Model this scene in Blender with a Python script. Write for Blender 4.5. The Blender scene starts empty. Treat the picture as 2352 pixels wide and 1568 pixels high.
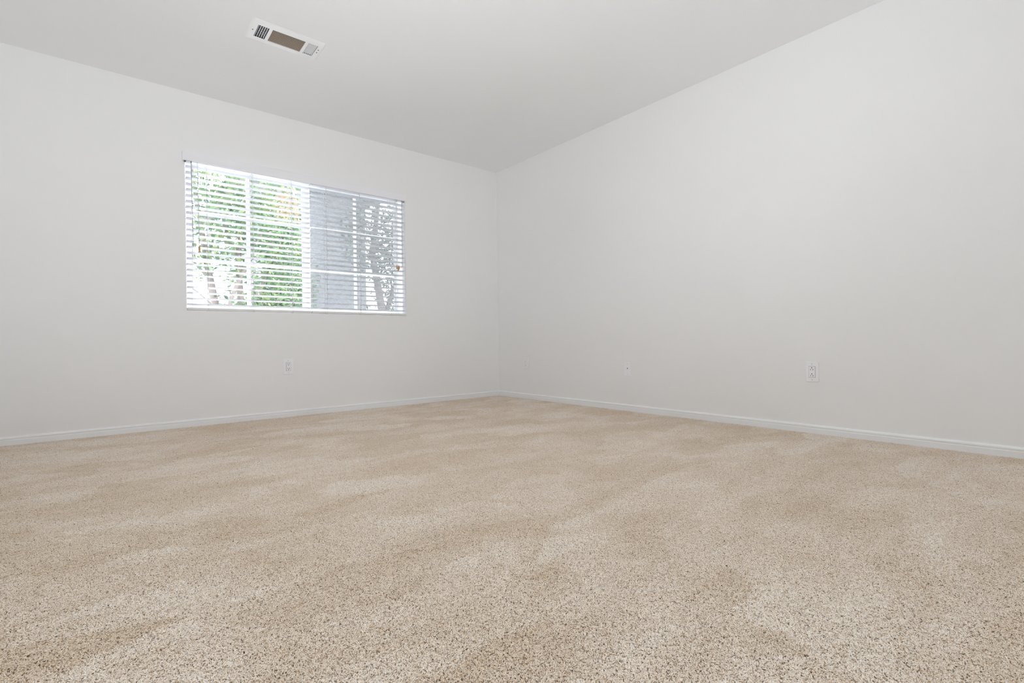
import bpy, bmesh, math, random
from mathutils import Vector, Matrix

random.seed(7)
scene = bpy.context.scene
COL = scene.collection
ROOM_H = 2.44          # ceiling height; the far room corner is the origin, the room lies at x<0, y<0

# ------------------------------------------------------------------ camera
cam_d = bpy.data.cameras.new("camera")
cam = bpy.data.objects.new("camera", cam_d)
COL.objects.link(cam)
cam_d.sensor_fit = 'HORIZONTAL'
cam_d.sensor_width = 36.0
cam_d.lens = 36.0 * 1129.388 / 2352.0
cam_d.clip_start = 0.02
cam_d.clip_end = 300
yaw, pitch, roll = 0.692530, 0.000564, -0.014090
f = Vector((math.sin(yaw) * math.cos(pitch), math.cos(yaw) * math.cos(pitch), math.sin(pitch)))
r0 = Vector((math.cos(yaw), -math.sin(yaw), 0))
u0 = r0.cross(f)
r = math.cos(roll) * r0 + math.sin(roll) * u0
u = -math.sin(roll) * r0 + math.cos(roll) * u0
m = Matrix((r, u, -f)).transposed().to_4x4()
m.translation = Vector((-3.332829, -4.253656, 0.585170))
cam.matrix_world = m
scene.camera = cam

# ------------------------------------------------------------------ world, sun, exposure
world = bpy.data.worlds.new("overcast_sky")
scene.world = world
world.use_nodes = True
bg = world.node_tree.nodes["Background"]
bg.inputs[0].default_value = (0.93, 0.97, 1.0, 1)
bg.inputs[1].default_value = 14.0

sun_d = bpy.data.lights.new("sun", 'SUN')
sun_d.energy = 8.0
sun_d.angle = math.radians(2)
sun_d.color = (1.0, 0.95, 0.86)
sun = bpy.data.objects.new("sun", sun_d)
COL.objects.link(sun)
sun.rotation_euler = Vector((-0.40, 0.30, -0.86)).to_track_quat('-Z', 'Y').to_euler()
sun.location = (6, -6, 12)

vs = scene.view_settings
vs.view_transform = 'Standard'
vs.look = 'None'
vs.gamma = 1.0
vs.use_curve_mapping = False
vs.exposure = 0.0
scene.cycles.max_bounces = 14
scene.cycles.diffuse_bounces = 10
scene.cycles.transparent_max_bounces = 16
scene.cycles.adaptive_threshold = 0.06
scene.cycles.use_light_tree = False
scene.cycles.caustics_reflective = False
scene.cycles.caustics_refractive = False


def portal(name, loc, rot, sx, sy):
    d = bpy.data.lights.new(name, 'AREA')
    d.shape = 'RECTANGLE'
    d.size = sx
    d.size_y = sy
    d.cycles.is_portal = True
    o = bpy.data.objects.new(name, d)
    COL.objects.link(o)
    o.location = loc
    o.rotation_euler = rot
    return o


XS, YR = -3.98, -4.60              # faces of the two unseen walls

# the photographer's flash, a broad soft head just above the camera, tilted up at the ceiling
fd = bpy.data.lights.new("camera_flash", 'SPOT')
fd.energy = 176.0
fd.color = (0.912, 0.957, 1.0)
fd.spot_size = math.radians(152)
fd.spot_blend = 1.0
fd.shadow_soft_size = 0.2
fo_ = bpy.data.objects.new("camera_flash", fd)
COL.objects.link(fo_)
fo_.location = (-3.45, -4.3, 0.80)
fo_.rotation_euler = Vector((0.28, 0.78, 1.0)).to_track_quat('-Z', 'Y').to_euler()

# the window through which daylight enters
portal("daylight_portal_window", (-1.987, 0.20, 1.42), (math.radians(-90), 0, 0), 1.78, 1.12)

# ------------------------------------------------------------------ materials


def mat(name, color, rough=0.6, metallic=0.0, spec=0.5):
    mt = bpy.data.materials.new(name)
    mt.use_nodes = True
    b = mt.node_tree.nodes["Principled BSDF"]
    b.inputs["Base Color"].default_value = (*color, 1)
    b.inputs["Roughness"].default_value = rough
    b.inputs["Metallic"].default_value = metallic
    b.inputs["Specular IOR Level"].default_value = spec
    return mt


def nodes(mt):
    nt = mt.node_tree
    return nt, nt.nodes, nt.links, nt.nodes["Principled BSDF"]


def matte(mt, socket):
    """swap the principled shader for a plain matte one fed by `socket`"""
    nt, N, L, b = nodes(mt)
    out = [n for n in N if n.type == 'OUTPUT_MATERIAL'][0]
    df = N.new("ShaderNodeBsdfDiffuse")
    L.new(socket, df.inputs["Color"])
    L.new(df.outputs[0], out.inputs[0])
    N.remove(b)


def paint(name, color):
    """matte rolled wall paint with a faint mottle"""
    mt = mat(name, color, 0.9)
    nt, N, L, b = nodes(mt)
    geo = N.new("ShaderNodeNewGeometry")
    n2 = N.new("ShaderNodeTexNoise")
    n2.inputs["Scale"].default_value = 1.6
    n2.inputs["Detail"].default_value = 0
    L.new(geo.outputs["Position"], n2.inputs["Vector"])
    mx = N.new("ShaderNodeMix")
    mx.data_type = 'RGBA'
    mx.inputs["A"].default_value = (*[c * 0.99 for c in color], 1)
    mx.inputs["B"].default_value = (*[min(1, c * 1.01) for c in color], 1)
    L.new(n2.outputs["Fac"], mx.inputs["Factor"])
    matte(mt, mx.outputs["Result"])
    return mt


M_WALL = paint("wall_paint", (0.905, 0.905, 0.905))
M_CEIL = paint("ceiling_paint", (0.955, 0.96, 0.97))
M_TRIM = mat("trim_gloss_paint", (0.90, 0.91, 0.92), 0.35)
M_VINYL = mat("white_vinyl", (0.90, 0.91, 0.92), 0.35)
M_SLAT = mat("blind_faux_wood", (0.90, 0.90, 0.91), 0.4)
M_VALANCE = mat("valance_white", (0.91, 0.91, 0.94), 0.4)
M_RAIL = mat("blind_rail_white", (0.80, 0.80, 0.79), 0.4)
M_CORD = mat("blind_cord", (0.62, 0.62, 0.64), 0.8)
M_WAND = mat("wand_clear_grey", (0.42, 0.42, 0.44), 0.3)
M_CLIP = mat("dark_clip", (0.10, 0.10, 0.09), 0.5)
M_TASSEL = mat("tassel_wood", (0.55, 0.34, 0.14), 0.5)
M_PLATE = mat("outlet_plastic", (0.94, 0.94, 0.965), 0.3)
M_PLATE_PAINTED = mat("outlet_painted_over", (0.915, 0.905, 0.89), 0.6)
M_GAP = mat("outlet_seam_grey", (0.30, 0.30, 0.31), 0.7)
M_HOLE = mat("socket_hole_dark", (0.012, 0.012, 0.012), 0.8)
M_SCREW = mat("screw_metal", (0.62, 0.62, 0.63), 0.4, 0.2)
M_VENT = mat("vent_white_enamel", (0.95, 0.96, 0.97), 0.35)
M_VENT_BLADE = mat("vent_blade_brown", (0.44, 0.36, 0.29), 0.55)
M_DAMPER = mat("damper_grey", (0.60, 0.58, 0.59), 0.5)
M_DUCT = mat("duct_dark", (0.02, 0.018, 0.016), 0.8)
M_BARK = mat("tree_bark", (0.09, 0.072, 0.07), 0.9)
M_STUCCO = paint("neighbour_stucco", (0.14, 0.14, 0.155))
M_ROOF = mat("neighbour_roof", (0.10, 0.09, 0.09), 0.9)
M_GROUND = mat("pale_bounce_ground", (0.62, 0.62, 0.63), 0.95)  # unseen ground, made pale to bounce daylight up under the slats


def glass_mat():
    mt = bpy.data.materials.new("window_glass")
    mt.use_nodes = True
    nt = mt.node_tree
    N, L = nt.nodes, nt.links
    N.clear()
    out = N.new("ShaderNodeOutputMaterial")
    tr = N.new("ShaderNodeBsdfTransparent")
    tr.inputs[0].default_value = (0.95, 0.97, 0.96, 1)
    gl = N.new("ShaderNodeBsdfGlossy")
    gl.inputs["Roughness"].default_value = 0.0
    fr = N.new("ShaderNodeFresnel")
    fr.inputs["IOR"].default_value = 1.5
    mx = N.new("ShaderNodeMixShader")
    L.new(fr.outputs[0], mx.inputs[0])
    L.new(tr.outputs[0], mx.inputs[1])
    L.new(gl.outputs[0], mx.inputs[2])
    L.new(mx.outputs[0], out.inputs[0])
    return mt


def screen_mat():
    """woven insect mesh, far finer than a pixel: part open, part grey thread"""
    mt = bpy.data.materials.new("insect_screen_mesh")
    mt.use_nodes = True
    nt = mt.node_tree
    N, L = nt.nodes, nt.links
    N.clear()
    out = N.new("ShaderNodeOutputMaterial")
    tr = N.new("ShaderNodeBsdfTransparent")
    df = N.new("ShaderNodeBsdfDiffuse")
    df.inputs[0].default_value = (0.20, 0.205, 0.22, 1)
    mx = N.new("ShaderNodeMixShader")
    mx.inputs[0].default_value = 0.42
    tl = N.new("ShaderNodeBsdfTranslucent")
    tl.inputs[0].default_value = (0.12, 0.125, 0.14, 1)
    md = N.new("ShaderNodeMixShader")
    L.new(df.outputs[0], md.inputs[1])
    L.new(tl.outputs[0], md.inputs[2])
    L.new(tr.outputs[0], mx.inputs[1])
    L.new(md.outputs[0], mx.inputs[2])
    L.new(mx.outputs[0], out.inputs[0])
    return mt


def leaf_mat(name, c1, c2, c3):
    mt = mat(name, c1, 0.5)
    nt, N, L, b = nodes(mt)
    geo = N.new("ShaderNodeNewGeometry")
    rp = N.new("ShaderNodeValToRGB")
    e = rp.color_ramp.elements
    e[0].position = 0.0
    e[0].color = (*c1, 1)
    e[1].position = 1.0
    e[1].color = (*c3, 1)
    k = e.new(0.55)
    k.color = (*c2, 1)
    L.new(geo.outputs["Random Per Island"], rp.inputs["Fac"])
    L.new(rp.outputs["Color"], b.inputs["Base Color"])
    out = [n for n in N if n.type == 'OUTPUT_MATERIAL'][0]
    tl = N.new("ShaderNodeBsdfTranslucent")
    L.new(rp.outputs["Color"], tl.inputs["Color"])
    mx = N.new("ShaderNodeMixShader")
    mx.inputs[0].default_value = 0.45
    L.new(b.outputs[0], mx.inputs[1])
    L.new(tl.outputs[0], mx.inputs[2])
    L.new(mx.outputs[0], out.inputs[0])
    return mt


def translucent(mt, col, fac):
    """thin white plastic lets some daylight through"""
    nt, N, L, b = nodes(mt)
    out = [n for n in N if n.type == 'OUTPUT_MATERIAL'][0]
    tl = N.new("ShaderNodeBsdfTranslucent")
    tl.inputs["Color"].default_value = (*col, 1)
    mx = N.new("ShaderNodeMixShader")
    mx.inputs[0].default_value = fac
    L.new(b.outputs[0], mx.inputs[1])
    L.new(tl.outputs[0], mx.inputs[2])
    L.new(mx.outputs[0], out.inputs[0])


M_GRID = mat("grid_bar_white", (0.92, 0.93, 0.94), 0.35)
translucent(M_SLAT, (0.95, 0.95, 0.98), 0.55)
translucent(M_GRID, (0.96, 0.97, 0.98), 0.62)
translucent(M_VINYL, (0.96, 0.97, 0.98), 0.5)
M_GLASS = glass_mat()
M_SCREEN = screen_mat()
M_LEAF = leaf_mat("leaf_green", (0.024, 0.058, 0.036), (0.055, 0.105, 0.045), (0.15, 0.18, 0.075))
M_LEAF2 = leaf_mat("leaf_grey_green", (0.033, 0.048, 0.042), (0.055, 0.075, 0.06), (0.10, 0.12, 0.075))
M_LEAF3 = leaf_mat("leaf_orange", (0.17, 0.10, 0.06), (0.20, 0.13, 0.08), (0.16, 0.14, 0.07))


def carpet_mat(name, per_instance):
    mt = mat(name, (0.6, 0.5, 0.4), 0.95, spec=0.1)
    nt, N, L, b = nodes(mt)
    geo = N.new("ShaderNodeNewGeometry")
    rp = N.new("ShaderNodeValToRGB")
    el = rp.color_ramp.elements
    el[0].position, el[0].color = 0.0, (0.16, 0.12, 0.09, 1)
    el[1].position, el[1].color = 1.0, (0.95, 0.90, 0.83, 1)
    for pos, c in ((0.004, (0.24, 0.18, 0.13)), (0.010, (0.62, 0.46, 0.29)), (0.08, (0.72, 0.59, 0.45)),
                   (0.20, (0.84, 0.745, 0.635)), (0.70, (0.91, 0.84, 0.755))):
        k = el.new(pos)
        k.color = (*c, 1)
    if per_instance:
        oi = N.new("ShaderNodeObjectInfo")
        ad = N.new("ShaderNodeMath")
        ad.operation = 'ADD'
        L.new(oi.outputs["Random"], ad.inputs[0])
        L.new(geo.outputs["Random Per Island"], ad.inputs[1])
        fr_ = N.new("ShaderNodeMath")
        fr_.operation = 'FRACT'
        L.new(ad.outputs[0], fr_.inputs[0])
        L.new(fr_.outputs[0], rp.inputs["Fac"])
    else:
        wn = N.new("ShaderNodeTexVoronoi")
        wn.inputs["Scale"].default_value = 210
        L.new(geo.outputs["Position"], wn.inputs["Vector"])
        sp = N.new("ShaderNodeSeparateColor")
        L.new(wn.outputs["Color"], sp.inputs[0])
        L.new(sp.outputs[0], rp.inputs["Fac"])
    # nap brushed by walking and vacuuming: its shading painted as pale and tan swathes
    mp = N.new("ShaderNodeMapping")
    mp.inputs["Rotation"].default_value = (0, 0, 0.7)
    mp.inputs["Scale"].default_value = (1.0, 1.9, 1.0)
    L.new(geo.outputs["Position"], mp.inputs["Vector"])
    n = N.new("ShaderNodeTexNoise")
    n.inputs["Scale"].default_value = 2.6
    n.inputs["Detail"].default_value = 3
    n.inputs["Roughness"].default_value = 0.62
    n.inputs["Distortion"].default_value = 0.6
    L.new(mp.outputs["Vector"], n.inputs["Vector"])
    vm = N.new("ShaderNodeVectorMath")          # vacuum strokes: nap shading painted as angular patches with slightly ragged edges
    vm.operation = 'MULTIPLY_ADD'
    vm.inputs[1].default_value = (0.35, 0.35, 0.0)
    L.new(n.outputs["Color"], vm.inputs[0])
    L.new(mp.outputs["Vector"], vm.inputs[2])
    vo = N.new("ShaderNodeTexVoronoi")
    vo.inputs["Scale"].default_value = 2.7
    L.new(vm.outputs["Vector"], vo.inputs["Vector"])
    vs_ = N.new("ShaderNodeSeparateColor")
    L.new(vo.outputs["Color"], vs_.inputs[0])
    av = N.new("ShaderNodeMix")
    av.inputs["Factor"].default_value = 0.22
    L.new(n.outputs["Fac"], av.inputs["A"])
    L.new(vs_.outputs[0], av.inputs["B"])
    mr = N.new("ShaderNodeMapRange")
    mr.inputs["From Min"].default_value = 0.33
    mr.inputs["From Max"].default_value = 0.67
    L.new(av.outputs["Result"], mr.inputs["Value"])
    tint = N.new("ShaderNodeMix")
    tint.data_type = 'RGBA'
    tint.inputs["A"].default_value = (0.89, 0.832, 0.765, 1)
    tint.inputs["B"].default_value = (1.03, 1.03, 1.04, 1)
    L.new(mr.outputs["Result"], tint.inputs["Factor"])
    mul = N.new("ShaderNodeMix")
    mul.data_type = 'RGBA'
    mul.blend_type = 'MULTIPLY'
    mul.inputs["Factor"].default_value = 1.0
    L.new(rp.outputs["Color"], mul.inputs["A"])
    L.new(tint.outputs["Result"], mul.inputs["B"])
    matte(mt, mul.outputs["Result"])
    return mt


M_CARPET = carpet_mat("carpet_backing", False)
M_TUFT = carpet_mat("carpet_yarn", True)

# ------------------------------------------------------------------ mesh helpers


class MB:
    """collects boxes, tubes and prisms and links them as ONE mesh object"""

    def __init__(self):
        self.v = []
        self.f = []

    def add(self, vs, fs):
        o = len(self.v)
        self.v += [tuple(p) for p in vs]
        self.f += [tuple(i + o for i in q) for q in fs]
        return self

    def box(self, x0, x1, y0, y1, z0, z1):
        vs = [(x, y, z) for x in (x0, x1) for y in (y0, y1) for z in (z0, z1)]
        return self.add(vs, [(0, 1, 3, 2), (4, 6, 7, 5), (0, 4, 5, 1), (2, 3, 7, 6), (0, 2, 6, 4), (1, 5, 7, 3)])

    def tube(self, pts, rads, n=8):
        pts = [Vector(p) for p in pts]
        if not hasattr(rads, '__len__'):
            rads = [rads] * len(pts)
        vs, fs = [], []
        for i, p in enumerate(pts):
            t = (pts[min(i + 1, len(pts) - 1)] - pts[max(i - 1, 0)]).normalized()
            a = Vector((0, 0, 1)) if abs(t.z) < 0.9 else Vector((1, 0, 0))
            e1 = t.cross(a).normalized()
            e2 = t.cross(e1)
            for k in range(n):
                w = 2 * math.pi * k / n
                vs.append(p + rads[i] * (math.cos(w) * e1 + math.sin(w) * e2))
        for i in range(len(pts) - 1):
            for k in range(n):
                a, b = i * n + k, i * n + (k + 1) % n
                fs.append((a, b, b + n, a + n))
        fs.append(tuple(range(n))[::-1])
        fs.append(tuple((len(pts) - 1) * n + k for k in range(n)))
        return self.add(vs, fs)

    def prism(self, prof, p0, p1, a, b):
        """profile (s,t) swept from p0 to p1; s runs along a, t along b"""
        p0, p1, a, b = Vector(p0), Vector(p1), Vector(a), Vector(b)
        n = len(prof)
        vs = [q + s * a + t * b for q in (p0, p1) for s, t in prof]
        fs = [(k, (k + 1) % n, (k + 1) % n + n, k + n) for k in range(n)]
        fs += [tuple(range(n))[::-1], tuple(range(n, 2 * n))]
        return self.add(vs, fs)

    def build(self, name, material, parent=None, bevel=0.0, smooth=False, seg=2):
        me = bpy.data.meshes.new(name)
        me.from_pydata(self.v, [], self.f)
        bm = bmesh.new()
        bm.from_mesh(me)
        bmesh.ops.recalc_face_normals(bm, faces=bm.faces)
        if bevel > 0:
            bmesh.ops.bevel(bm, geom=list(bm.edges), offset=bevel, segments=seg, profile=0.5,
                            affect='EDGES', clamp_overlap=True)
        bm.to_mesh(me)
        bm.free()
        if smooth:
            for p in me.polygons:
                p.use_smooth = True
        me.materials.append(material)
        o = bpy.data.objects.new(name, me)
        COL.objects.link(o)
        if parent:
            o.parent = parent
            o.matrix_parent_inverse = Matrix.Translation(-parent.location)
        return o


def empty(name, loc=(0, 0, 0)):
    o = bpy.data.objects.new(name, None)
    o.empty_display_size = 0.05
    o.location = loc
    COL.objects.link(o)
    return o


def tag(o, label=None, cat=None, group=None, kind=None):
    if label:
        o["label"] = label
    if cat:
        o["category"] = cat
    if group:
        o["group"] = group
    if kind:
        o["kind"] = kind
    return o


def wall_mesh(name, axis, p0, p1, a0, a1, z0, z1, hole, material):
    """slab between planes p0 and p1 of `axis`, spanning a0..a1, with a rectangular hole (h0,h1,hz0,hz1)"""
    b = MB()

    def P(p, a, z):
        return (p, a, z) if axis == 'x' else (a, p, z)
    if hole is None:
        pts = [P(p, a, z) for p in (p0, p1) for a in (a0, a1) for z in (z0, z1)]
        b.add(pts, [(0, 1, 3, 2), (4, 6, 7, 5), (0, 4, 5, 1), (2, 3, 7, 6), (0, 2, 6, 4), (1, 5, 7, 3)])
    else:
        h0, h1, hz0, hz1 = hole
        A = [a0, h0, h1, a1]
        Z = [z0, hz0, hz1, z1]
        idx = {}
        vs, fs = [], []
        for s, p in enumerate((p0, p1)):
            for i, a in enumerate(A):
                for k, z in enumerate(Z):
                    idx[s, i, k] = len(vs)
                    vs.append(P(p, a, z))
        for s in (0, 1):
            for i in range(3):
                for k in range(3):
                    if (i, k) != (1, 1) and abs(A[i + 1] - A[i]) > 1e-6 and abs(Z[k + 1] - Z[k]) > 1e-6:
                        fs.append((idx[s, i, k], idx[s, i + 1, k], idx[s, i + 1, k + 1], idx[s, i, k + 1]))
        ring = [(1, 1), (2, 1), (2, 2), (1, 2)]
        for q in range(4):
            c, d = ring[q], ring[(q + 1) % 4]
            fs.append((idx[0, c[0], c[1]], idx[0, d[0], d[1]], idx[1, d[0], d[1]], idx[1, c[0], c[1]]))
        for i in range(3):
            for k in (0, 3):
                fs.append((idx[0, i, k], idx[0, i + 1, k], idx[1, i + 1, k], idx[1, i, k]))
        for k in range(3):
            for i in (0, 3):
                fs.append((idx[0, i, k], idx[0, i, k + 1], idx[1, i, k + 1], idx[1, i, k]))
        b.add(vs, fs)
    return b.build(name, material)


# ------------------------------------------------------------------ room shell
WX0, WX1, WZ0, WZ1 = -2.868, -1.108, 0.846, 1.985     # window opening
T = 0.13                                             # wall thickness
FZ = -0.0055                                         # carpet backing; the pile tops out at z = 0

tag(wall_mesh("wall_left", 'y', 0.0, T, XS - T, T, -0.15, ROOM_H, (WX0, WX1, WZ0, WZ1), M_WALL), kind="structure",
    label="off-white painted wall with the blind-covered window")
tag(wall_mesh("wall_right", 'x', 0.0, T, YR - T, 0.0, -0.15, ROOM_H, None, M_WALL), kind="structure",
    label="plain off-white painted wall with three wall plates")
tag(wall_mesh("wall_side", 'x', XS - T, XS, YR - T, 0.0, -0.15, ROOM_H, None, M_WALL), kind="structure",
    label="off-white wall beside the camera")
tag(wall_mesh("wall_rear", 'y', YR - T, YR, XS, 0.0, -0.15, ROOM_H, None, M_WALL), kind="structure",
    label="off-white wall behind the camera")

# vent duct opening through the ceiling slab
VX0, VX1, VY0, VY1 = -2.656, -2.262, -1.194, -0.984   # register outline on the ceiling
DX0, DX1, DY0, DY1 = VX0 + 0.026, VX1 - 0.024, VY0 + 0.036, VY1 - 0.030


def ceiling_slab():
    xs = [XS - T, DX0, DX1, T]
    ys = [YR - T, DY0, DY1, T]
    b = MB()
    vs, fs, idx = [], [], {}
    for s, z in enumerate((ROOM_H, ROOM_H + 0.2)):
        for i, x in enumerate(xs):
            for k, y in enumerate(ys):
                idx[s, i, k] = len(vs)
                vs.append((x, y, z))
    for i in range(3):
        for k in range(3):
            fs.append((idx[1, i, k], idx[1, i + 1, k], idx[1, i + 1, k + 1], idx[1, i, k + 1]))
            if (i, k) != (1, 1):
                fs.append((idx[0, i, k], idx[0, i + 1, k], idx[0, i + 1, k + 1], idx[0, i, k + 1]))
    for i in range(3):
        for k in (0, 3):
            fs.append((idx[0, i, k], idx[0, i + 1, k], idx[1, i + 1, k], idx[1, i, k]))
            fs.append((idx[0, k, i], idx[0, k, i + 1], idx[1, k, i + 1], idx[1, k, i]))
    b.add(vs, fs)
    # duct boot above the register
    return b.build("ceiling", M_CEIL)


tag(ceiling_slab(), kind="structure", label="flat off-white painted ceiling with an air vent")

fl = MB().box(XS - T, T, YR - T, T, -0.15, FZ).build("floor", M_CARPET)
tag(fl, kind="structure", label="beige speckled cut-pile carpet covering the floor")

# baseboards: low moulding with a bead along the top
PROF = [(0, -0.008), (0.011, -0.008), (0.011, 0.030), (0.0095, 0.033), (0.0095, 0.036), (0.011, 0.038),
        (0.011, 0.044), (0.009, 0.048), (0.005, 0.052), (0, 0.053)]


def baseboard(name, p0, p1, inward, label):
    o = MB().prism(PROF, p0, p1, inward, (0, 0, 1)).build(name, M_TRIM)
    tag(o, kind="structure", label=label)


baseboard("baseboard_left", (XS, 0, 0), (0, 0, 0), (0, -1, 0), "low white moulded baseboard under the window wall")
baseboard("baseboard_right", (0, YR, 0), (0, -0.011, 0), (-1, 0, 0), "low white moulded baseboard along the right wall")

# ------------------------------------------------------------------ carpet pile (uncountable tufts)


TILE, STEP = 0.198, 0.0055


def carpet_tile_mesh():
    """a square of cut pile: jittered tufts, each a handful of short twisted yarn ends leaning this way and that"""
    rn = random.Random(11)
    vs, fs = [], []
    n = int(round(TILE / STEP))
    for i in range(n):
        for j in range(n):
            cx = (i + 0.5) * STEP - TILE / 2 + rn.uniform(-0.0026, 0.0026)
            cy = (j + 0.5) * STEP - TILE / 2 + rn.uniform(-0.0026, 0.0026)
            sc = rn.uniform(0.8, 1.2)
            cz = rn.uniform(-0.0004, 0.0004)
            w1 = rn.uniform(0, 6.28)
            for q in range(8):
                w0 = w1 + 2 * math.pi * (q + rn.random() * 0.6) / 8
                r0_ = sc * 0.0034 * math.sqrt(rn.uniform(0.05, 1))
                bx_, by_ = cx + r0_ * math.cos(w0), cy + r0_ * math.sin(w0)
                th = rn.uniform(0, 2 * math.pi)
                dx, dy = math.cos(th), math.sin(th)
                ln = sc * rn.uniform(0.0026, 0.0048)
                top = sc * rn.uniform(0.0040, 0.0056)
                o0 = len(vs)
                for (t, z, rd) in ((0, -0.002, 0.0010), (0.25, top * 0.62, 0.0012), (0.75, top, 0.0010), (1.2, top * 0.93, 0.00045)):
                    x, y, z, rd = bx_ + dx * ln * t, by_ + dy * ln * t, z + cz, rd * sc
                    for ca, sa in ((0.921, 0.389), (-0.389, 0.921), (-0.921, -0.389), (0.389, -0.921)):
                        vs.append((x - dy * rd * ca, y + dx * rd * ca, z + rd * sa))
                for g in range(3):
                    for k in range(4):
                        a, b_ = o0 + g * 4 + k, o0 + g * 4 + (k + 1) % 4
                        fs.append((a, b_, b_ + 4, a + 4))
                fs.append((o0 + 12, o0 + 13, o0 + 14, o0 + 15))
    me = bpy.data.meshes.new("carpet_tuft_square")
    me.from_pydata(vs, [], fs)
    me.polygons.foreach_set("use_smooth", [True] * len(me.polygons))
    me.materials.append(M_TUFT)
    return me


def carpet_pile():
    tile = bpy.data.objects.new("carpet_tuft_square", carpet_tile_mesh())
    x1, y1 = -0.010, -0.010
    nx, ny = 20, 23
    x0, y0 = x1 - nx * TILE, y1 - ny * TILE
    base = bpy.data.meshes.new("carpet_pile")
    pts = []
    for i in range(nx):
        for k in range(ny):
            x, y = x1 - (i + 0.5) * TILE, y1 - (k + 0.5) * TILE
            if x + y > -7.1:                 # none in the corner of the floor behind the camera
                pts.append((x, y, FZ))
    base.from_pydata(pts, [], [])
    o = bpy.data.objects.new("carpet_pile", base)
    COL.objects.link(o)
    o.parent = fl
    tag(o, kind="stuff", label="short beige carpet pile with brown flecks")
    ng = bpy.data.node_groups.new("carpet_pile_scatter", 'GeometryNodeTree')
    ng.interface.new_socket("Geometry", in_out='INPUT', socket_type='NodeSocketGeometry')
    ng.interface.new_socket("Geometry", in_out='OUTPUT', socket_type='NodeSocketGeometry')
    N, L = ng.nodes, ng.links
    gi = N.new("NodeGroupInput")
    go = N.new("NodeGroupOutput")
    inst = N.new("GeometryNodeInstanceOnPoints")
    L.new(gi.outputs[0], inst.inputs["Points"])
    oi = N.new("GeometryNodeObjectInfo")
    oi.inputs["Object"].default_value = tile
    oi.inputs["As Instance"].default_value = True
    L.new(oi.outputs["Geometry"], inst.inputs["Instance"])
    rr = N.new("FunctionNodeRandomValue")
    rr.data_type = 'INT'
    rr.inputs[4].default_value = 0
    rr.inputs[5].default_value = 3
    mu = N.new("ShaderNodeMath")
    mu.operation = 'MULTIPLY'
    mu.inputs[1].default_value = math.pi / 2
    L.new([q for q in rr.outputs if q.enabled][0], mu.inputs[0])
    cv = N.new("ShaderNodeCombineXYZ")
    L.new(mu.outputs[0], cv.inputs["Z"])
    L.new(cv.outputs[0], inst.inputs["Rotation"])
    L.new(inst.outputs["Instances"], go.inputs[0])
    md = o.modifiers.new("pile", 'NODES')
    md.node_group = ng
    return o


carpet_pile()

# ------------------------------------------------------------------ window
win = empty("window_1", (-1.988, 0.09, WZ0))
tag(win, kind="structure", label="white vinyl sliding window with grid bars behind the blinds")
FY0, FY1 = 0.075, 0.128                              # depth of the vinyl frame
FB = 0.045
for nm, (x0, x1, z0, z1) in {"a": (WX0, WX0 + FB, WZ0, WZ1), "b": (WX1 - FB, WX1, WZ0, WZ1),
                             "c": (WX0 + FB, WX1 - FB, WZ0, WZ0 + FB), "d": (WX0 + FB, WX1 - FB, WZ1 - FB, WZ1)}.items():
    MB().box(x0, x1, FY0, FY1, z0, z1).build("window_frame", M_VINYL, win, bevel=0.003)


def sash(x0, x1, y0, y1, stile_l, stile_r, rail, xm):
    z0, z1 = WZ0 + FB, WZ1 - FB
    s = MB()
    s.box(x0, x0 + stile_l, y0, y1, z0, z1)
    s.box(x1 - stile_r, x1, y0, y1, z0, z1)
    s.box(x0 + stile_l, x1 - stile_r, y0, y1, z0, z0 + rail)
    s.box(x0 + stile_l, x1 - stile_r, y0, y1, z1 - rail, z1)
    so = s.build("sash", M_VINYL, win)
    ym = (y0 + y1) / 2
    gx0, gx1, gz0, gz1 = x0 + stile_l - 0.004, x1 - stile_r + 0.004, z0 + rail - 0.004, z1 - rail + 0.004
    p = MB().box(gx0, gx1, ym - 0.001, ym + 0.001, gz0, gz1).build("pane", M_GLASS, so)
    MB().box(xm - 0.013, xm + 0.013, ym + 0.002, ym + 0.009, gz0, gz1).build("grid_bar", M_GRID, so)
    for z in (1.590, 1.230):
        MB().box(gx0, xm - 0.013, ym + 0.002, ym + 0.009, z - 0.012, z + 0.012).build("grid_bar", M_GRID, so)
        MB().box(xm + 0.013, gx1, ym + 0.002, ym + 0.009, z - 0.012, z + 0.012).build("grid_bar", M_GRID, so)
    return so


sash(WX0 + FB, -1.985, 0.082, 0.100, 0.004, 0.045, 0.012, -2.440)
sash(-2.005, WX1 - FB, 0.104, 0.122, 0.045, 0.020, 0.012, -1.557)
MB().box(-1.965, WX1 - FB, 0.1255, 0.1265, WZ0 + FB, WZ1 - FB).build("insect_screen", M_SCREEN, win)

# ------------------------------------------------------------------ blinds
PITCH = 0.0420
Z_RAIL0, Z_RAIL1 = 0.850, 0.868
BY = 0.032                                           # blind centre plane
NS = 25


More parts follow.
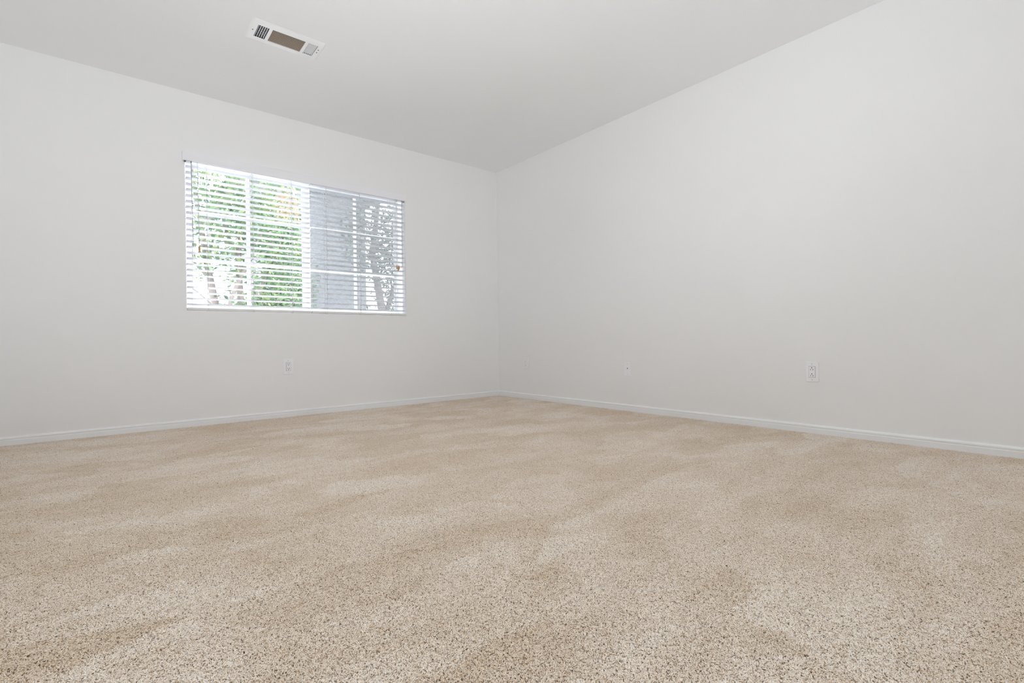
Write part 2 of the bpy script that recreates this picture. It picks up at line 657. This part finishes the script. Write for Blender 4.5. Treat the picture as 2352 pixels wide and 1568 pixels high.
def blind(name, x0, x1, ladders, label):
    root = empty(name, ((x0 + x1) / 2, BY, Z_RAIL0))
    tag(root, label, "window blind", "white window blinds")
    # one slat, tilted so its room-side edge sits a little high; shared by all
    tilt = math.radians(-9.0)
    proto = MB().box(-(x1 - x0) / 2, (x1 - x0) / 2, -0.025, 0.025, -0.0014, 0.0014).build("slat", M_SLAT, bevel=0.0009, seg=1)
    z = Z_RAIL1 + 0.026
    k = 0
    while z < WZ1 - 0.062:
        s = proto if k == 0 else proto.copy()
        if k:
            COL.objects.link(s)
        s.parent = root
        s.location = (random.uniform(-.0008, .0008), 0, z - Z_RAIL0)
        s.rotation_euler = (tilt + random.uniform(-.02, .02), random.uniform(-.0012, .0012), 0)
        z += PITCH
        k += 1
    MB().box(x0, x1, BY - 0.026, BY + 0.026, Z_RAIL0, Z_RAIL1).build("bottom_rail", M_RAIL, root, bevel=0.003)
    MB().box(x0, x1, BY - 0.026, BY + 0.026, WZ1 - 0.050, WZ1 - 0.004).build("head_rail", M_VALANCE, root, bevel=0.002)
    for lx in ladders:
        for yy in (BY - 0.0275, BY + 0.0275):
            MB().tube([(lx, yy, Z_RAIL0 - 0.001), (lx, yy, WZ1 - 0.05)], 0.0011, 6).build("ladder_cord", M_CORD, root)
        MB().tube([(lx + 0.012, BY - 0.004, Z_RAIL0 + 0.010), (lx + 0.012, BY - 0.004, WZ1 - 0.05)], 0.0009, 6).build("lift_cord", M_CORD, root)
        # plug that holds the cord under the rail
        MB().box(lx - 0.010, lx + 0.010, BY - 0.0285, BY - 0.012, Z_RAIL0 - 0.0035, Z_RAIL0 + 0.003).build("cord_plug", M_CORD, root, bevel=0.001, seg=1)
    return root


def wand(root, xt, xb, zb):
    MB().tube([(xt, -0.004, WZ1 - 0.05), (xt, -0.006, 1.925)], 0.0035, 8).build("wand_hook", M_CLIP, root)
    MB().tube([(xt, -0.006, 1.927), (xb, -0.010, zb + 0.03), (xb, -0.010, zb)], [0.0024, 0.0026, 0.0034], 6).build("tilt_wand", M_WAND, root)


def tassel(root, x, y, z0, z1):
    h = z1 - z0
    prof = [(0.0, 0.0025), (0.12, 0.0062), (0.45, 0.0072), (0.75, 0.0058), (1.0, 0.0028)]
    MB().tube([(x, y, z0 + h * t) for t, _ in prof], [rr for _, rr in prof], 10).build("tassel", M_TASSEL, root, smooth=True)


SPLIT = -1.982
bl = blind("window_blind", WX0 + 0.006, SPLIT - 0.003, (-2.733, -2.426, -2.137),
           "wider left-hand white slatted blind, in front of the greenest glass")
wand(bl, -2.830, -2.824, 1.31)
for dx in (0.0, 0.004):
    pc = MB().tube([(-2.793 + dx, -0.006, WZ1 - 0.05), (-2.787 + dx / 2, -0.010, 1.318)], 0.0011, 6).build("pull_cord", M_CORD, bl)
tassel(pc, -2.786, -0.010, 1.272, 1.322)
br = blind("window_blind", SPLIT + 0.003, WX1 - 0.008, (-1.854, -1.556, -1.261),
           "right-hand white slatted blind, beside the bare corner wall")
wand(br, -1.145, -1.150, 1.305)
for i, (xt, xb, zb) in enumerate(((-1.215, -1.205, 1.318), (-1.203, -1.193, 1.300), (-1.193, -1.183, 1.314))):
    pc = MB().tube([(xt, -0.004, WZ1 - 0.05), (xb, -0.008, zb)], 0.0010, 6).build("pull_cord", M_CORD, br)
    tassel(pc, xb, -0.008 - 0.004 * (i == 1), zb - 0.034, zb + 0.002)

# valance across both blinds
vl = empty("window_valance", (-2.003, -0.02, 1.930))
tag(vl, "long flat white valance board across the top of both blinds", "valance")
MB().box(-2.886, -1.120, -0.034, -0.022, 1.930, 1.994).build("face_board", M_VALANCE, vl, bevel=0.002)
MB().box(-2.886, -2.876, -0.022, -0.001, 1.930, 1.994).build("return_board", M_VALANCE, vl, bevel=0.001, seg=1)
MB().box(-1.130, -1.120, -0.022, -0.001, 1.930, 1.994).build("return_board", M_VALANCE, vl, bevel=0.001, seg=1)
MB().box(-2.874, -2.862, -0.016, 0.0, 1.924, 1.932).build("bracket_clip", M_CLIP, vl, bevel=0.001, seg=1)
MB().box(-1.136, -1.124, -0.016, 0.0, 1.923, 1.931).build("bracket_clip", M_CLIP, vl, bevel=0.001, seg=1)

# ------------------------------------------------------------------ wall plates


def on_wall(which, pos, z):
    """frame for a wall plate: a = to the viewer's right, n = out of the wall"""
    root_loc = (pos, 0, z) if which == 'y' else (0, pos, z)
    if which == 'y':
        return Vector(root_loc), Vector((1, 0, 0)), Vector((0, -1, 0))
    return Vector(root_loc), Vector((0, -1, 0)), Vector((-1, 0, 0))


def pbox(fr, a0, a1, z0, z1, n0, n1):
    c, a, n = fr
    pts = [c + a * s + Vector((0, 0, 1)) * t + n * q for s in (a0, a1) for t in (z0, z1) for q in (n0, n1)]
    return MB().add(pts, [(0, 1, 3, 2), (4, 6, 7, 5), (0, 4, 5, 1), (2, 3, 7, 6), (0, 2, 6, 4), (1, 5, 7, 3)])


def pdisc(fr, s, t, rad, n0, n1, seg=14, flat=False):
    c, a, n = fr
    z = Vector((0, 0, 1))
    pr = []
    for k in range(seg):
        w = 2 * math.pi * k / seg
        y = math.sin(w) * rad
        if flat:
            y = max(y, -rad * 0.45)
        pr.append((s + math.cos(w) * rad, t + y))
    return MB().prism(pr, c + n * n0, c + n * n1, a, z)


def plate(name, which, pos, z, w, h, label, cat, material, group=None):
    fr = on_wall(which, pos, z)
    root = empty(name, fr[0])
    tag(root, label, cat, group)
    pbox(fr, -w / 2, w / 2, -h / 2, h / 2, 0.0, 0.0055).build("cover_plate", material, root, bevel=0.0025)
    return fr, root


def socket_slots(fr, root, zc, up, sp=0.0063, face=0.0098):
    """one three-hole receptacle; `up` puts the round earth hole on top"""
    d = 1 if up else -1
    for s, hh in ((-sp, 0.0036), (sp, 0.0044)):
        pbox(fr, s - 0.0012, s + 0.0012, zc - d * 0.0045 - hh, zc - d * 0.0045 + hh, face - 0.003, face + 0.0003).build("slot", M_HOLE, root)
    pdisc(fr, 0, zc + d * 0.0065, 0.0029, face - 0.003, face + 0.0003).build("earth_hole", M_HOLE, root)


def decora(which, pos, z, w, h, up, label, group):
    fr, root = plate("wall_outlet", which, pos, z, w, h, label, "outlet", M_PLATE, group)
    pbox(fr, -0.0180, 0.0180, -0.0345, 0.0345, 0.0020, 0.0060).build("seam", M_GAP, root)
    body = pbox(fr, -0.0165, 0.0165, -0.0330, 0.0330, 0.0020, 0.0098).build("socket_face", M_PLATE, root, bevel=0.0012)
    for zc in (0.0185, -0.0185):
        socket_slots(fr, body, zc, up)
    for zc in (0.0485, -0.0485):
        pdisc(fr, 0, zc, 0.0030, 0.0045, 0.0064).build("screw", M_SCREW, root)


decora('y', -2.179, 0.409, 0.078, 0.126, False,
       "white double outlet below the window, earth holes at the bottom", "electrical outlets")
decora('x', -3.110, 0.3755, 0.074, 0.122, True,
       "white double outlet farthest right, earth holes at the top", "electrical outlets")

# duplex outlet painted over with wall paint, next to the corner
fr, root = plate("wall_outlet", 'x', -0.457, 0.362, 0.074, 0.112, "painted-over outlet on the right wall, nearest the room corner",
                 "outlet", M_PLATE_PAINTED, "electrical outlets")
for zc in (0.0195, -0.0195):
    sf = pdisc(fr, 0, zc, 0.0160, 0.004, 0.0085, 18).build("socket_face", M_PLATE_PAINTED, root, bevel=0.0008, seg=1)
    for s in (-0.0063, 0.0063):
        pbox(fr, s - 0.0010, s + 0.0010, zc + 0.001, zc + 0.0075, 0.006, 0.0088).build("slot", M_GAP, sf)
    pdisc(fr, 0, zc - 0.0065, 0.0026, 0.006, 0.0088).build("earth_hole", M_GAP, sf)
pdisc(fr, 0, 0, 0.0028, 0.0045, 0.0064).build("screw", M_PLATE_PAINTED, root)

# cable plate in the middle of the right wall
fr, root = plate("cable_plate", 'x', -1.733, 0.346, 0.068, 0.114, "small white cable jack plate with one dark round hole",
                 "wall plate", M_PLATE)
jc = pdisc(fr, 0, 0.006, 0.0085, 0.004, 0.0068, 18).build("jack_collar", M_PLATE, root, bevel=0.0008, seg=1)
pdisc(fr, 0, 0.006, 0.0045, 0.005, 0.0072, 14).build("jack_hole", M_HOLE, jc)
for zc in (0.0425, -0.0425):
    pdisc(fr, 0, zc, 0.0028, 0.0045, 0.0064).build("screw", M_SCREW, root)

# ------------------------------------------------------------------ ceiling vent
vc = Vector(((VX0 + VX1) / 2, (VY0 + VY1) / 2, ROOM_H))
vent = empty("air_vent", vc)
tag(vent, "white rectangular ceiling air vent with three banks of louvres", "air vent")
ZF0, ZF1 = ROOM_H - 0.004, ROOM_H
BX = [(-2.626, -2.567), (-2.549, -2.363), (-2.345, -2.289)]      # the three louvre banks
LY0, LY1 = -1.150, -1.016
fp = MB()
fp.box(VX0, VX1, VY0, LY0, ZF0, ZF1)
fp.box(VX0, VX1, LY1, VY1, ZF0, ZF1)
for x0, x1 in ((VX0, BX[0][0]), (BX[0][1], BX[1][0]), (BX[1][1], BX[2][0]), (BX[2][1], VX1)):
    fp.box(x0, x1, LY0, LY1, ZF0, ZF1)
face = fp.build("face_plate", M_VENT, vent)
# sloping flange around the plate
fl2 = MB()
e = 0.009
for p0, p1, a in (((VX0, VY0, 0), (VX1, VY0, 0), (0, -1, 0)), ((VX0, VY1, 0), (VX1, VY1, 0), (0, 1, 0)),
                  ((VX0, VY0, 0), (VX0, VY1, 0), (-1, 0, 0)), ((VX1, VY0, 0), (VX1, VY1, 0), (1, 0, 0))):
    q0, q1 = Vector(p0) + Vector((0, 0, ROOM_H)), Vector(p1) + Vector((0, 0, ROOM_H))
    fl2.prism([(0, -0.004), (e, 0), (0, 0)], q0, q1, a, (0, 0, 1))
fl2.build("flange", M_VENT, vent)
# duct boot: dark tin box above
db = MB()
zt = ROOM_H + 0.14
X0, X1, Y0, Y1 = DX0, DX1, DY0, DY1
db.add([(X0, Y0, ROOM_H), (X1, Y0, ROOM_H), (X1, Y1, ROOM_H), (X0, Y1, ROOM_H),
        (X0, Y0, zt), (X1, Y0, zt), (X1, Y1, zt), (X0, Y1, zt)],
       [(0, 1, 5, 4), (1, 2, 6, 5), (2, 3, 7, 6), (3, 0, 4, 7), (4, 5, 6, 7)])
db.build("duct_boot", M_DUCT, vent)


def blade(bank_x, lo, hi, along, tilt, material, w=0.014, name="louvre"):
    """thin blade; along 'x' spans lo..hi in x at y=bank_x, along 'y' spans in y at x=bank_x"""
    c, s = math.cos(tilt), math.sin(tilt)
    h = w / 2
    t = 0.0006
    zc = ROOM_H - 0.0005 + h * abs(s)
    b = MB()
    pr = [(-h * c - t * s, -h * s + t * c), (h * c - t * s, h * s + t * c), (h * c + t * s, h * s - t * c), (-h * c + t * s, -h * s - t * c)]
    if along == 'x':
        b.prism(pr, (lo, bank_x, zc), (hi, bank_x, zc), (0, 1, 0), (0, 0, 1))
    else:
        b.prism(pr, (bank_x, lo, zc), (bank_x, hi, zc), (1, 0, 0), (0, 0, 1))
    b.build(name, material, vent)


n = 12
for k in range(n):
    y = LY0 + (LY1 - LY0) * (k + 0.5) / n
    blade(y, BX[1][0], BX[1][1], 'x', math.radians(-18), M_VENT_BLADE, 0.0048)
for k in range(5):
    x = BX[0][0] + (BX[0][1] - BX[0][0]) * (k + 0.5) / 5
    blade(x, LY0, LY1, 'y', math.radians(96), M_VENT, 0.011)
    x = BX[2][0] + (BX[2][1] - BX[2][0]) * (k + 0.5) / 5
    blade(x, LY0, LY1, 'y', math.radians(128), M_VENT, 0.0108)
# damper cross blades seen through the first bank
for k in range(6):
    y = LY0 + (LY1 - LY0) * (k + 0.5) / 6
    c = MB().prism([(-0.009, -0.004), (0.009, 0.006), (0.009, 0.0072), (-0.009, -0.0028)],
                   (BX[0][0], y, ROOM_H + 0.020), (BX[0][1], y, ROOM_H + 0.020), (0, 1, 0), (0, 0, 1))
    c.build("damper_blade", M_DAMPER, vent)
# screws and lever holes
for sx, sy in ((VX0 + 0.012, vc.y + 0.004), (VX1 - 0.014, vc.y - 0.022), (VX1 - 0.014, vc.y + 0.010)):
    MB().tube([(sx, sy, ZF0 + 0.002), (sx, sy, ZF0 - 0.0012)], 0.0034, 10).build("screw", M_DUCT, vent)

# ------------------------------------------------------------------ the garden outside
gd = MB().box(-40, 40, 0.5, 60, -0.5, -0.3)
gd.box(-40, XS - 0.3, -40, 0.5, -0.5, -0.3)
gd.box(XS - 0.3, 40, -40, YR - 0.3, -0.5, -0.3)
tag(gd.build("ground", M_GROUND), kind="structure", label="unseen ground outside the room, made pale to bounce daylight onto the blinds")


def tree(name, base, stems, crown, nleaf, leaf_size, lm, label, group="garden trees outside the window", bare=0.0):
    """stems: list of point lists (relative to base); crown: ellipsoids (cx,cy,cz,rx,ry,rz)"""
    base = Vector(base)
    root = empty(name, base)
    tag(root, label, "tree", group)
    for st in stems:
        pts = [base + Vector(p) for p, _ in st]
        MB().tube(pts, [q for _, q in st], 7).build("trunk", M_BARK, root, smooth=True)
    rnd = random.Random(len(label) * 7 + nleaf)
    lv = MB()
    tw = MB()
    wts = [c[3] * c[4] * c[5] for c in crown]
    for _ in range(max(8, nleaf // 40)):
        c = rnd.choices(crown, wts)[0]
        a = Vector((rnd.gauss(0, .45) * c[3], rnd.gauss(0, .45) * c[4], rnd.gauss(0, .45) * c[5])) + Vector(c[:3]) + base
        d = Vector((rnd.gauss(0, 1), rnd.gauss(0, 1), rnd.uniform(-.2, 1.2))).normalized() * rnd.uniform(.1, .25)
        tw.tube([a, a + d * .6, a + d], [0.007, 0.005, 0.002], 5)
    tag(tw.build("twigs", M_BARK, root), kind="stuff")
    vs, fs = [], []
    for i in range(nleaf):
        c = rnd.choices(crown, wts)[0]
        while True:
            q = Vector((rnd.uniform(-1, 1), rnd.uniform(-1, 1), rnd.uniform(-1, 1)))
            if q.length < 1:
                break
        p = base + Vector(c[:3]) + Vector((q.x * c[3], q.y * c[4], q.z * c[5]))
        d = Vector((rnd.gauss(0, 1), rnd.gauss(0, 1), rnd.gauss(-.3, .6))).normalized()
        n_ = Vector((rnd.gauss(0, .6), rnd.gauss(0, .6), 1)).normalized()
        sd = d.cross(n_).normalized()
        n_ = sd.cross(d)
        ll = leaf_size * rnd.uniform(.7, 1.3)
        ww = ll * .25
        o = len(vs)
        vs += [p, p + d * ll * .45 + sd * ww + n_ * ll * .06, p + d * ll - n_ * ll * .08, p + d * ll * .45 - sd * ww + n_ * ll * .06]
        fs += [(o, o + 1, o + 2), (o, o + 2, o + 3)]
    lv.v, lv.f = [tuple(v) for v in vs], fs
    fo = lv.build("foliage", lm, root)
    tag(fo, kind="stuff")
    return root


GZ = -0.3
# slim multi-stemmed tree right outside the left pane
tree("garden_tree", (-2.05, 3.0, GZ),
     [[((0, 0, 0), .06), ((-.10, 0, .9), .05), ((-.25, .1, 1.9), .04), ((-.42, .1, 3.2), .022)],
      [((.05, .05, 0), .05), ((.12, 0, 1.0), .045), ((.10, .1, 2.1), .035), ((.30, .1, 3.4), .02)],
      [((-.10, 0, .95), .03), ((-.02, -.1, 1.5), .025), ((.35, -.1, 2.4), .015)],
      [((-.20, .05, 1.7), .022), ((-.42, 0, 1.95), .016), ((-.50, 0, 2.6), .010)],
      [((-.60, -.1, 1.72), .008), ((-.38, -.1, 1.55), .010), ((-.05, -.1, 1.22), .014), ((.04, 0, 1.0), .02)],
      [((.11, 0, 1.3), .022), ((.32, -.05, 1.62), .016), ((.62, -.05, 2.3), .009)],
      [((.10, .1, 2.0), .02), ((-.05, .05, 2.4), .015), ((-.20, 0, 3.1), .008)]],
     [(-.25, 0, 2.45, .65, .6, .55), (.35, .1, 2.3, .6, .6, .75), (.75, .2, 1.75, .45, .5, .55), (-.42, -.1, 1.90, .26, .3, .22), (.05, 0, 1.45, .3, .3, .2), (.15, 0, 3.2, .8, .7, .5)],
     5200, 0.075, M_LEAF, "slim green tree with forked pinkish trunks, left half of the window")
# fuller shrub tree in the middle, just left of the mullion
tree("garden_tree", (-1.0, 4.45, GZ),
     [[((0, 0, 0), .07), ((.03, 0, 1.1), .055), ((-.05, .1, 2.2), .04), ((-.12, .1, 3.2), .02)]],
     [(0, 0, 1.7, .50, .40, .85), (-.1, 0, 2.8, .50, .40, .7), (-.30, 0, 1.35, .35, .3, .35)],
     6000, 0.08, M_LEAF, "dense bright green tree seen just left of the window's centre bar")
# bronze-leaved shrub glimpsed through the left pane
tree("garden_tree", (-1.44, 1.75, GZ),
     [[((0, 0, 0), .020), ((0, 0, 1.9), .014), ((-.04, 0, 2.15), .011), ((-.22, 0, 2.45), .006)]],
     [(-.24, 0, 2.50, .18, .15, .20)], 130, 0.06, M_LEAF3, "small bronze-leaved tree close outside, left of the centre bar")
# grey-green trees behind the insect screen
tree("garden_tree", (0.75, 4.6, GZ),
     [[((0, 0, 0), .10), ((.05, 0, 1.4), .08), ((-.1, .1, 2.6), .06), ((.1, .1, 4.2), .03)],
      [((.05, 0, 1.3), .05), ((.45, .1, 2.3), .04), ((.8, .2, 3.4), .02)]],
     [(-.1, 0, 2.9, .7, .6, .9), (.65, .1, 2.4, .7, .6, .8), (.6, 0, 1.55, .55, .5, .35)],
     4200, 0.08, M_LEAF2, "grey-green tree behind the screened right half of the window")
tree("garden_tree", (2.75, 7.2, GZ),
     [[((0, 0, 0), .12), ((0, 0, 2), .09), ((.1, 0, 4.5), .04)]],
     [(0, 0, 3.2, 1.1, 1.0, 1.2), (-.3, 0, 2.0, .9, .8, .5)],
     1500, 0.13, M_LEAF2, "farthest tree, at the right edge of the window")

# neighbouring house behind the trees
nh = empty("neighbouring_house", (-0.1, 8.0, GZ))
tag(nh, "grey stucco neighbouring house behind the screened right pane", "house")
hx0, hx1, hy0, hy1, hz = -1.2, 1.20, 6.3, 11.0, 3.8
MB().box(hx0, hx1, hy0, hy1, GZ, hz).build("house_wall", M_STUCCO, nh)
MB().add([(hx0 - .3, hy0 - .35, hz), (hx1 + .3, hy0 - .35, hz), (hx1 + .3, hy1 + .3, hz), (hx0 - .3, hy1 + .3, hz),
          (-0.1, hy0 - .35, hz + 0.9), (-0.1, hy1 + .3, hz + 0.9)],
         [(0, 1, 2, 3), (0, 1, 4), (1, 2, 5, 4), (2, 3, 5), (3, 0, 4, 5)]).build("roof", M_ROOF, nh)
